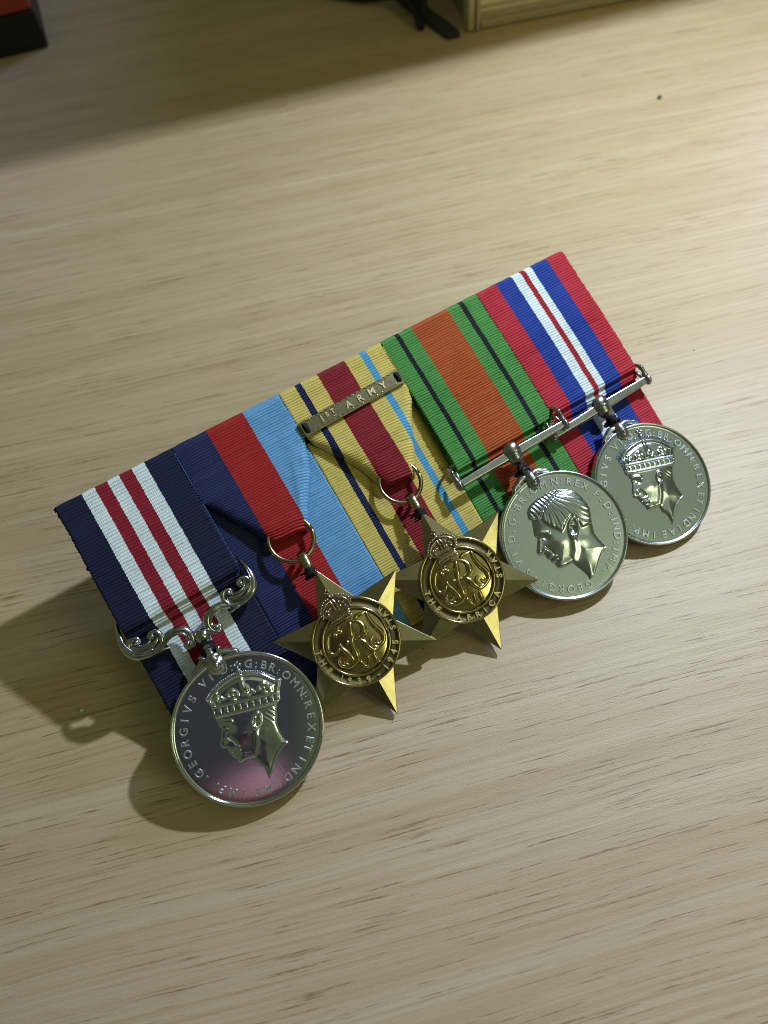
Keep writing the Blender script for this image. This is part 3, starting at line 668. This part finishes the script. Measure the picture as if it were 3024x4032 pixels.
# scroll suspender of the silver medal
def scroll_suspender():
    th = things[0]; cx = 15.95; sus = MB()
    for sg in (-1, 1):
        m = lambda pts: [(cx + sg * (cx - a - 0.8 * min(1.0, max(0.0, (a - 5.0) / 7.0))), b, c) for a, b, c in pts]
        main = [(-1.0, 38.4, 2.0), (-1.35, 36.6, 3.0), (-1.7, 34.2, 4.0), (-1.75, 32.3, 4.4), (-1.25, 30.2, 4.6), (-0.1, 28.7, 4.7), (2.0, 27.8, 4.7), (4.4, 27.5, 4.7), (6.4, 28.3, 4.8), (8.2, 29.3, 4.9), (9.9, 29.4, 5.0), (11.6, 28.8, 5.0), (12.6, 27.4, 5.0), (12.75, 25.9, 5.0), (12.2, 24.6, 4.9), (11.2, 24.2, 4.9), (10.5, 24.9, 4.9), (10.8, 25.7, 4.9)]
        rad = [0.25, 0.55, 0.8, 0.95, 1.05, 1.1, 1.0, 0.9, 0.8, 0.95, 1.1, 1.1, 1.0, 0.85, 0.7, 0.6, 0.5, 0.4]
        sus.tube(m(main), rad, 12, 6)
        # inner leaf edge and its two volutes
        leaf = [(6.5, 28.6, 5.0), (7.0, 30.2, 5.1), (6.6, 31.6, 5.2), (5.6, 32.1, 5.2), (4.7, 31.7, 5.2), (4.7, 30.8, 5.2), (5.3, 30.6, 5.3)]
        sus.tube(m(leaf), [0.75, 0.7, 0.62, 0.55, 0.5, 0.42, 0.3], 10, 5)
        leaf2 = [(-0.9, 31.2, 5.0), (-0.2, 32.5, 5.1), (0.9, 32.9, 5.2), (2.0, 32.5, 5.2), (2.2, 31.6, 5.2), (1.4, 31.2, 5.3)]
        sus.tube(m(leaf2), [0.6, 0.62, 0.58, 0.5, 0.42, 0.3], 10, 5)
        web = [(-1.0, 31.4, 4.3), (0.4, 30.2, 4.2), (2.6, 29.4, 4.1), (4.8, 29.5, 4.2), (6.4, 30.3, 4.3)]
        sus.tube(m(web), [0.8, 1.15, 1.3, 1.15, 0.8], 10, 5, 0.75)
        sus.prism([(a, b) for a, b, c in m([(-1.3, 33.0, 0), (-1.2, 30.6, 0), (0.0, 29.0, 0), (2.2, 28.2, 0), (4.6, 27.9, 0), (6.4, 29.0, 0), (6.5, 31.0, 0), (5.0, 30.9, 0), (3.4, 30.2, 0), (1.6, 30.9, 0), (0.6, 32.2, 0)])], 3.6, 4.6, 0.1)
        lip = [(0.9, 31.0, 5.2), (2.0, 30.3, 5.3), (3.4, 30.1, 5.3), (4.7, 30.5, 5.2)]
        sus.tube(m(lip), [0.3, 0.4, 0.4, 0.3], 8, 5)
        groove = [(6.6, 27.6, 5.5), (8.4, 28.5, 5.75), (10.0, 28.6, 5.9), (11.2, 28.0, 5.9), (11.9, 26.8, 5.8)]
        sus.tube(m(groove), [0.15, 0.3, 0.34, 0.3, 0.2], 8, 5)
        outer = [(-1.5, 34.5, 4.7), (-1.2, 32.0, 5.4), (-0.2, 30.0, 5.6), (1.8, 28.6, 5.7), (4.2, 28.2, 5.6)]
        sus.tube(m(outer), [0.12, 0.3, 0.36, 0.34, 0.15], 8, 5)
        spur = [(4.6, 27.2, 4.6), (6.2, 26.9, 4.7), (7.6, 26.5, 4.7)]
        sus.tube(m(spur), [0.7, 0.5, 0.1], 8, 5)
        for p, r in (((1.55, 31.75, 5.6), 0.62), ((5.3, 31.2, 5.6), 0.62), ((11.25, 25.2, 5.3), 0.75)):
            q = m([p])[0]; sus.sphere(q, r, 12)
        # the slotted bar that the ribbon loops round
        sus.tube(m([(-1.0, 38.2, 2.0), (0.2, 37.0, 1.2), (1.2, 36.9, 1.1), (16.0, 36.9, 1.1)]), 0.5, 8, 3)
    o = sus.build('suspender', M['oldsilver'], th, shift((16, 0, 2.1)))
    mb = MB(); mb.sphere((15.95, 24.9, 5.6), 2.05, 22); mb.lathe([(1.0, -0.2), (1.6, -0.15), (1.75, 0.2), (1.5, 0.5), (1.0, 0.55)], 20, (15.95, 22.6, 5.6), 'y'); mb.sphere((12.9, 26.2, 4.9), 0.9, 10); mb.sphere((19.0, 26.2, 4.9), 0.9, 10)
    mb.build('knob', M['oldsilver'], o, shift((16, 0, 2.1)))
scroll_suspender()

def straight_suspender(k, cx, cy, z, half, rot):
    th = things[k]; mb = MB(); c, s_ = math.cos(rot), math.sin(rot); ZB = 0.95 - z
    R = lambda pts: [(cx + a * c - b * s_, cy + a * s_ + b * c, z + d) for a, b, d in pts]
    # six-sided bar
    sec = [(-1.35, -0.5), (-1.35, 0.3), (-0.8, 0.75), (1.2, 0.75), (1.35, 0.5), (1.3, -0.6), (-0.9, -0.8)]
    V = []; 
    for a, f in ((-half + 0.6, 0.78), (-half * 0.5, 0.9), (0, 1.08), (half * 0.5, 0.9), (half - 0.6, 0.78)): V += [(a, b * f, d * f) for b, d in sec]
    F = [tuple(range(7))] + [tuple(28 + i for i in range(7))][::-1] + [(j * 7 + i, (j + 1) * 7 + i, (j + 1) * 7 + (i + 1) % 7, j * 7 + (i + 1) % 7) for j in range(4) for i in range(7)]
    mb.add(R(V), F, False)
    o = mb.build('suspender', M['cupro_dark'], th, shift(MED_ORG[k]), bevel=0.12)
    mb = MB()
    mb.tube(R([(0, 2.3, 0.1), (0, 1.9, 0.45), (0, 1.0, 0.6), (0, -0.6, 0.6), (0, -1.6, 0.45), (0, -2.6, 0.2), (0, -3.4, 0.1)]), [2.0, 2.35, 2.45, 2.2, 2.2, 1.7, 1.2], 18, 4, 0.72)
    mb.tube(R([(-1.9, 0.2, 1.3), (0, 0.2, 2.35), (1.9, 0.2, 1.3)]), 0.26, 8, 5)
    mb.build('knuckle', M['cupro_dark'], o, shift(MED_ORG[k]))
    mb = MB()
    for sg in (-1, 1):
        mb.sphere(R([(sg * half, -0.1, 0)])[0], 1.55, 16, (0.72, 1.12, 0.95))
        mb.tube(R([(sg * half, 1.0, 0.1), (sg * (half + 0.15), 2.6, 0.3), (sg * (half + 0.05), 3.8, 0.3), (sg * (half - 0.05), 4.6, -0.1), (sg * (half - 0.15), 5.3, -1.0), (sg * (half - 0.4), 5.6, -2.2), (sg * (half - 1.2), 5.6, ZB)]), [1.0, 0.6, 0.72, 0.55, 0.5, 0.45, 0.4], 10, 5)
        mb.sphere(R([(sg * (half + 0.1), 3.9, 0.35)])[0], 0.78, 10)
        mb.tube(R([(sg * (half - 0.8), 1.2, -0.3), (sg * (half - 1.2), 2.6, -0.6), (sg * (half - 1.3), 3.6, -1.0)]), [0.5, 0.55, 0.4], 8, 4)
    mb.tube(R([(-half + 0.6, 5.6, ZB), (half - 0.6, 5.6, ZB)]), 0.4, 8)
    mb.build('end_loops', M['cupro_dark'], o, shift(MED_ORG[k]))
straight_suspender(3, 112.0, 25.9, 4.2, 18.2, 0.012)
straight_suspender(4, 143.7, 24.9, 2.2, 17.6, 0.026)

# ------------------------------------------------------------------ stars
CYC = np.array([785.0, 1150.0]); EX = np.array([0.0126, -0.0075]); EY = np.array([-0.0072, -0.0124])
def cy(s):
    out = []
    for q in s.split():
        a, b = map(float, q.split(',')); v = (a - CYC[0]) * EX + (b - CYC[1]) * EY; out.append(v)
    return np.array(out)
STROKES = [
    ('520,1000 480,985 458,950 470,890 530,835 620,805 720,795 820,815 890,880 910,960 885,1040 830,1100 775,1120', [.42, .36, .28, .26, .3, .34, .36, .42, .62, .74, .6, .45, .3]),
    ('430,1065 400,1045 395,1015 430,990 465,1005 440,985 390,985 330,1020 295,1090 283,1190 300,1290 350,1370 420,1385 475,1335 492,1260 492,1195', [.42, .34, .28, .26, .28, .28, .3, .36, .42, .44, .42, .4, .38, .34, .3, .26]),
    ('492,1195 540,1275 610,1340 680,1400 725,1470 720,1540 665,1565 610,1540 595,1500 630,1480', [.3, .5, .62, .66, .6, .48, .4, .34, .3, .26]),
    ('690,750 680,800 672,850 675,930 688,1030 700,1120 715,1210 755,1310 785,1400 775,1490 720,1560 640,1595 560,1585 505,1530 490,1470 515,1435', [.12, .25, .5, .66, .66, .5, .55, .72, .74, .62, .46, .4, .38, .36, .32, .3]),
    ('610,1165 650,1170 690,1155 740,1135 770,1140', [.55, .46, .5, .46, .5]),
    ('775,1110 850,1130 930,1175 1010,1240 1090,1290 1160,1260 1220,1190 1265,1110 1245,1020', [.3, .52, .68, .66, .5, .46, .48, .5, .62]),
    ('1245,1020 1190,960 1110,890 1040,810 990,730 960,650 948,600', [.62, .58, .56, .5, .44, .34, .14]),
    ('948,610 900,655 840,675 785,700 765,745 790,785 815,800', [.14, .34, .4, .42, .4, .34, .2]),
    ('1165,1135 1135,1140 1130,1170 1175,1185 1195,1140 1165,1110', [.3, .28, .26, .28, .26, .2]),
    ('1215,1150 1190,1215 1130,1245 1070,1225 1030,1170 1035,1110 1070,1075', [.3, .36, .42, .42, .36, .3, .24]),
    ('850,1500 900,1545 960,1585 1005,1610', [.45, .55, .52, .25]),
    ('1005,1610 1005,1520 995,1440 985,1400', [.25, .34, .36, .34]),
    ('810,1525 850,1500 875,1470', [.2, .26, .2]), ('930,1425 985,1395 1060,1365 1100,1330', [.2, .28, .28, .2]),
    ('1075,1350 1115,1430 1155,1520', [.44, .5, .44]), ('1110,1555 1155,1520 1205,1490', [.2, .28, .2]),
]
def star_medal(k, c, delta, legend, roll):
    th = things[k]; pl = placer(c, math.radians(delta), MED_ORG[k], math.radians(roll)); RT, RI = 21.2, 11.2
    up = lambda V: pl(np.asarray(V) + np.array([0, 0, 0.45]))
    mb = MB(); V = [(0, 0, 2.1)]; F = []
    for i in range(6):
        a = math.radians(90 + 60 * i); b = a + math.radians(30)
        V += [(RT * math.cos(a), RT * math.sin(a), 0.40), (RI * math.cos(b), RI * math.sin(b), 0.25)]
    V += [(x, y, -0.6) for x, y, z in V[1:13]]; V.append((0, 0, -0.6))
    for i in range(12):
        p, q = 1 + i, 1 + (i + 1) % 12
        F += [(0, p, q), (p, p + 12, q + 12, q), (25, q + 12, p + 12)]
    mb.add(V, F, False); body = mb.build('star', M['bronze'], th, pl, bevel=0.14)
    mb = MB(); mb.lathe([(8.2, 0.6), (11.3, -0.6), (11.45, 1.6), (11.3, 2.0), (11.0, 2.05), (10.75, 1.9), (10.65, 1.55), (8.95, 1.55), (8.85, 1.95), (8.6, 2.1), (8.3, 2.05), (8.1, 1.7)], 96, (0, 0, 0), 'z', True)
    mb.build('band', M['stipple'], body, up)
    mb = MB()
    mb.lathe([(10.75, 1.93), (10.95, 2.12), (11.3, 2.08), (11.42, 1.8), (11.2, 1.5), (10.8, 1.5)], 96, (0, 0, 0), 'z', True)
    mb.lathe([(8.2, 1.93), (8.4, 2.17), (8.75, 2.12), (8.92, 1.85), (8.7, 1.5), (8.25, 1.5)], 96, (0, 0, 0), 'z', True)
    mb.build('rim', M['gold'], body, up)
    mb = MB(); mb.lathe([(8.3, 0.0), (8.3, 1.35)] + [(q, 1.4 + 0.75 * (1 - (q / 8.2) ** 2)) for q in np.linspace(8.2, 0.01, 12)], 72); mb.build('centre', M['gold'], body, up)
    mb = MB()
    for pts, rad in STROKES:
        q = cy(pts); zz = 1.55 + 0.75 * (1 - (np.hypot(q[:, 0], q[:, 1]) / 8.2) ** 2)
        mb.tube(np.c_[q, zz], [r * 1.28 for r in rad], 9, 5, 0.95)
    for p in ('515,995', '432,1055'):
        q = cy(p)[0]; mb.sphere((q[0], q[1], 2.1), 0.6, 10)
    mb.build('cypher', M['gold'], body, up)
    mb = MB(); ring_text(mb, legend, 10.62, 2.1, 0.22, 1.62, True, 0.03); mb.build('lettering', M['goldletters'], body, up)
    # crown over the top of the band
    mb = MB()
    band = cy('345,840 520,745 700,640'); nrm = np.array([-0.0, 1.0])
    for off, rr in ((0.0, 0.32), (1.45, 0.30)):
        mb.tube([(p[0] + off * 0.05, p[1] + off, 2.35) for p in cy('368,880 540,775 715,660')], rr, 8, 4)
    f0, f1 = cy('350,850')[0], cy('700,640')[0]
    mb.tube([(f0[0] + .1, f0[1] + .25, 2.05), ((f0[0] + f1[0]) / 2, (f0[1] + f1[1]) / 2 + .25, 2.15), (f1[0] - .1, f1[1] + .25, 2.05)], 0.75, 8, 4, 0.6)
    for i in range(9):
        t = (i + .5) / 9; mb.sphere((f0[0] + (f1[0] - f0[0]) * t, f0[1] + (f1[1] - f0[1]) * t + .15, 2.55), 0.26, 7)
    for s_, rr in (('230,745 200,690 205,620 230,550 275,490 320,450', .28), ('340,400 420,380 510,375 590,400 640,445 650,500 620,560', .28), ('310,440 360,510 400,570 440,610', .30), ('350,410 410,470 450,540 480,600', .26)):
        q = cy(s_); mb.tube(np.c_[q, 2.35 + 0.3 * np.sin(np.linspace(0, math.pi, len(q)))], rr, 8, 4)
    for s_ in ('205,770 172,720 165,650 175,580 195,515 235,455 290,415', '365,350 420,330 490,320 560,330 620,360 665,410 680,470 670,540'):
        arc_beads(mb, cy(s_), 0.36, 0.72, 2.35)
    for s_ in ('290,640', '470,460', '320,600', '540,460', '410,600', '300,700', '580,520', '500,530', '255,640', '430,520'):
        q = cy(s_)[0]; mb.sphere((q[0], q[1], 2.2), 0.55, 8)
    dome = cy('215,770 185,680 200,580 260,480 330,410 430,350 540,345 630,400 665,480 650,590 500,690 350,790')
    mb.prism(dome, 0.8, 2.05, 0.3)
    q = cy('310,375')[0]; mb.sphere((q[0], q[1], 2.0), 0.5, 8); q = cy('265,305')[0]
    mb.tube([(q[0], q[1] - .9, 2.0), (q[0], q[1], 1.9)], 0.3, 7)
    for a in (0, 90, 180, 270): mb.sphere((q[0] + .55 * math.cos(math.radians(a)), q[1] + .1 + .55 * math.sin(math.radians(a)), 1.9), 0.36, 7)
    mb.build('crown', M['crownm'], body, up)
    return pl
LEG1 = [('T', 167), ('H', 182), ('E', 197), ('1', 218), ('9', 230), ('3', 244), ('9', 258), ('-', 274), ('1', 289), ('9', 301), ('4', 314), ('5', 328), ('S', 350), ('T', 361), ('A', 372), ('R', 383)]
LEG2 = [('T', 171), ('H', 185), ('E', 200), ('A', 234), ('F', 249), ('R', 264), ('I', 277), ('C', 291), ('A', 308), ('S', 336), ('T', 348), ('A', 361), ('R', 374)]
star_medal(1, (48.3, 4.3, 4.9), 0.5, LEG1, 4.0)
star_medal(2, (80.3, 3.75, 5.8), 0.5, LEG2, 5.0)
def ring_and_loop(k, cx, cyy, r, tipx):
    th = things[k]; mb = MB(); n = 40
    mb.tube([(cx + r * math.cos(2 * math.pi * i / n), cyy + r * math.sin(2 * math.pi * i / n), 2.3 - 0.16 * r * math.sin(2 * math.pi * i / n)) for i in range(n + 1)], 0.62, 10)
    mb.build('ring', M['bronze'], th, shift(MED_ORG[k]))
    mb = MB(); y0 = cyy - r
    mb.tube([(tipx, y0 + 1.5, 1.6), (tipx, y0 + 1.3, 3.4), (tipx, y0 + 0.2, 4.5), (tipx - 0.05, y0 - 1.3, 4.8), (tipx - 0.1, y0 - 2.6, 5.2), (tipx - 0.1, y0 - 4.2, 5.2)], [1.0, 1.1, 1.2, 1.25, 1.1, 0.9], 14, 4, 0.55)
    mb.lathe([(1.15, -0.25), (1.35, 0), (1.15, 0.25)], 16, (tipx - 0.05, y0 - 1.7, 4.4), 'y')
    mb.build('bail', M['bronze'], th, shift(MED_ORG[k]))
    thread_wrap(k, (tipx - 0.15, y0 - 3.2, 4.9), (tipx - 0.3, y0 - 5.2, 5.4), 1.15, 5)
ring_and_loop(1, 47.2, 35.4, 5.9, 47.3)
ring_and_loop(2, 80.4, 34.4, 5.7, 80.4)

# clasp sewn across the yellow and red ribbon
ca = math.radians(1.45); cc = np.array([80.15, 59.85, 1.75])
def clfn(V):
    V = np.asarray(V); return np.c_[V[:, 0] * math.cos(ca) - V[:, 1] * math.sin(ca), V[:, 0] * math.sin(ca) + V[:, 1] * math.cos(ca), V[:, 2]] + cc - np.array(MED_ORG[2])
ol = []
hw, hh = 15.9, 2.2
def slot(cx): return [(cx + 0.62 * math.cos(a), 0.95 * (1 if math.sin(a) > 0 else -1) + 0.62 * math.sin(a)) for a in np.linspace(0, 2 * math.pi, 17)[:-1]]
xs = np.linspace(-hw, hw, 140)
top = [(x, hh - 0.10 - 0.16 * abs(math.sin(math.pi * (x + hw) / 1.55)) * (abs(x) < 13.8)) for x in xs]
mb = MB(); mb.prism(top[::-1] + [(x, -y) for x, y in top], -0.55, 0.55); cl = mb.build('clasp', M['clasp'], things[2], clfn)
mb = MB(); mb.box((0, -hh + 0.12, 0.3), (2 * hw - 0.2, 0.24, 0.9)); mb.box((-hw + 0.1, 0, 0.2), (0.2, 2 * hh - 0.4, 0.8)); mb.box((hw - 0.1, 0, 0.2), (0.2, 2 * hh - 0.4, 0.8))
arc = []
for i in range(18):
    x0_ = -13.9 + 1.55 * i; mb.tube([(x0_, 1.9, 0.55), (x0_ + 0.35, 1.62, 0.6), (x0_ + 0.78, 1.5, 0.6), (x0_ + 1.2, 1.62, 0.6), (x0_ + 1.55, 1.9, 0.55)], 0.1, 6)
    mb.tube([(x0_ + .2, -1.7, 0.55), (x0_ + 0.78, -1.45, 0.58), (x0_ + 1.35, -1.7, 0.55)], 0.08, 6)
mb.build('border', M['bronze'], cl, clfn)
mb = MB()
for ch, x, y, sz in (('1', -9.7, -0.9, 2.7), ('S', -7.9, -0.15, 1.75), ('T', -6.1, -0.15, 1.9), ('A', -1.3, -0.95, 2.7), ('R', 2.4, -0.95, 2.7), ('M', 6.1, -0.95, 2.7), ('Y', 9.9, -0.95, 2.7)):
    V, F = glyph(ch, sz, 0.16, 0.05); mb.add(np.c_[V[:, 0] + x, V[:, 1] + y, V[:, 2] + 0.62], F, False)
mb.box((-6.1, -0.85, 0.65), (0.9, 0.22, 0.24))
mb.build('lettering', M['clasplet'], cl, clfn)
for sx in (-1, 1):
    mb = MB()
    mb.prism([(sx * 14.75 + 0.85 * math.cos(a), (0.75 if math.sin(a) >= 0 else -0.75) + 0.8 * math.sin(a)) for a in np.linspace(0, 2 * math.pi, 17)[:-1]], 0.3, 0.585)
    for i in range(4): mb.tube([(sx * 14.75 - .35 + .22 * i, 1.5 - .1 * i, 0.45), (sx * 14.75 - .15 + .1 * i, 0.4, 0.95), (sx * 14.75 + .2 - .1 * i, -0.5, 0.95), (sx * 14.75 + .35 - .2 * i, -1.45 + .1 * i, 0.45)], 0.3, 7, 4)
    mb.build('thread_knot', M['thread'], cl, clfn)

# ------------------------------------------------------------------ things behind
def rotp(a, b, ang): return (a * math.cos(ang) - b * math.sin(ang), a * math.sin(ang) + b * math.cos(ang))
bo = (251, 242, 0); ba = math.radians(-19)
box = thing('plywood_box', 'pale plywood box with a moulded base standing behind the medals at the top edge', 'box', bo, None, False)
def bxfn(V):
    V = np.asarray(V); return np.c_[V[:, 0] * math.cos(ba) - V[:, 1] * math.sin(ba), V[:, 0] * math.sin(ba) + V[:, 1] * math.cos(ba), V[:, 2]]
def bpart(name, mat, boxes, bev=0.3):
    mb = MB()
    for c, d in boxes: mb.box(c, d)
    return mb.build(name, mat, box, bxfn, bevel=bev)
bpart('front_panel', M['ply'], [((104, 3.4, 74.9), (195, 6.2, 149))])
bpart('front_edge', M['plyedge'], [((2.2, 1.5, 74.8), (3.0, 9.0, 148.6)), ((5.6, 1.0, 74.6), (2.2, 8.4, 148.2))], 0.6)
bpart('base_moulding', M['plyedge'], [((104, -0.6, 2.2), (193, 2.6, 3.6)), ((104, -0.2, 6.0), (193, 1.8, 1.6)), ((104, -0.1, 9.4), (193, 1.5, 1.2))], 0.5)
bpart('side_panel', M['ply_shaded'], [((4.5, 126, 74.7), (5.5, 238, 148.4))])
bpart('back_panel', M['ply_shaded'], [((104, 247.6, 74.5), (195, 5, 148))])
lid = MB()  # unseen overhang, added and shaped to cast the shaded band on the table
q = np.array([(112.0, 183.0), (176.0, 165.5), (250.0, 144.5), (302.0, 132.0), (450.0, 96.0), (520.0, 300.0), (310.0, 330.0), (250.0, 250.0), (150.0, 262.0)]) - np.array(bo[:2])
lid.prism(q, 150.0, 156, 0.0); lid.build('lid', M['ply'], box, None, bevel=0.5)

foot = thing('metal_foot', 'flat dark metal foot poking out at the corner of the plywood box', 'bracket', (241, 252, 0), None, False)
mb = MB(); mb.prism([(239.6 - 241, 240.6 - 252), (245.8 - 241, 238.6 - 252), (247.0 - 241, 243.5 - 252), (247.5 - 241, 290 - 252), (240.5 - 241, 290 - 252), (239.8 - 241, 262 - 252)], 0.05, 2.2, 0.2)
mb.build('plate', M['steel'], foot)
mb = MB(); mb.prism([(240.0 - 241, 262 - 252), (243 - 241, 262 - 252), (243 - 241, 290 - 252), (240 - 241, 290 - 252)], 2.2, 30, 0.2); mb.build('upright', M['steel'], foot)
cb = MB(); cb.tube([(205, 330, 2), (214, 312, 2.4), (224, 296, 2.4), (231, 288, 3.5), (236, 280, 6), (237.0, 270, 7), (236.3, 262, 5.0), (235.2, 257.5, 2.6), (234.6, 254.5, 2.3)], [1.2, 1.2, 1.3, 1.4, 1.6, 1.7, 1.8, 1.9, 1.8], 10, 6)
cable = cb.build('cable', M['blackpl']); tagit(cable, 'thick black cable ending on the table beside the metal foot', 'cable')

case = thing('storage_case', 'black case with a red lid in the shaded corner of the table', 'case', (60, 380, 0), None, False)
mb = MB(); aa = math.radians(-12)
def csfn(V):
    V = np.asarray(V); return np.c_[V[:, 0] * math.cos(aa) - V[:, 1] * math.sin(aa) + 22, V[:, 0] * math.sin(aa) + V[:, 1] * math.cos(aa) - 19, V[:, 2]]
mb.box((-60, 45, 8.8), (120, 90, 17.4)); mb.build('base', M['blackpl'], case, csfn, bevel=1)
mb = MB(); mb.box((-60, 45, 25.5), (119, 89, 16)); mb.build('lid', M['redpl'], case, csfn, bevel=1.5)

def speck(name, label, p, r, mat, stretch=1.6):
    mb = MB()
    for i in range(4): mb.sphere((random.uniform(-.5, .5) * r * stretch, random.uniform(-.4, .4) * r, r * 0.45), r * random.uniform(.45, .7), 8, (1.3, 1, .6))
    o = mb.build(name, mat); o.location = (p[0] * S, p[1] * S, 0.0002); o.rotation_euler = (0, 0, -0.3); tagit(o, label, 'speck')
speck('crumb', 'dark crumb on the bright table towards the upper right corner', (284.1, 145.3), 1.1, M['lint_dark'])
speck('lint', 'white fleck of lint in the shadow left of the medals', (-21.6, 29.0), 0.55, M['lint_white'], 2.0)
speck('lint', 'pale fleck of lint on the lit table right of the ribbons', (195.8, 31.8), 0.38, M['lint_white'], 1.2)

# the phone taking the picture: never in view, but the polished medal mirrors it
ph = bpy.data.objects.new('smartphone', None); COL.objects.link(ph); ph.matrix_world = cam.matrix_world
tagit(ph, 'dark phone held over the table, mirrored in the polished silver medal', 'phone')
def phfn(V): V = np.asarray(V); return np.c_[V[:, 0], -V[:, 1], V[:, 2]]
mb = MB(); mb.box((-14, 63, 13), (78, 150, 8)); mb.build('body', plain('grey_phone_back', (0.075, 0.08, 0.085), 0.5, 0.25, 0.12), ph, phfn, bevel=2.5)
mb = MB(); mb.lathe([(7.5, 9.0), (9.5, 9.0), (9.5, 6.5), (8.8, 5.8), (7.5, 6.5)], 40, (0, 0, 0), 'z', True); mb.build('lens_ring', M['steel'], ph, phfn)
mb = MB(); mb.tube([(-14, 77, 6.5), (-8, 75, 2.0), (-1, 72, 0.5), (6, 69, 1.5), (12, 67, 7.0)], [6, 7.5, 8, 7.5, 6], 18, 6, 0.5, (0, 0, 1))  # unseen pink form added to give a finger's reflection in the silver disc
mb.build('finger_stand_in', plain('pink_finger_tone', (0.62, 0.28, 0.30), 0.6, 0.08, 0.3), ph, phfn)
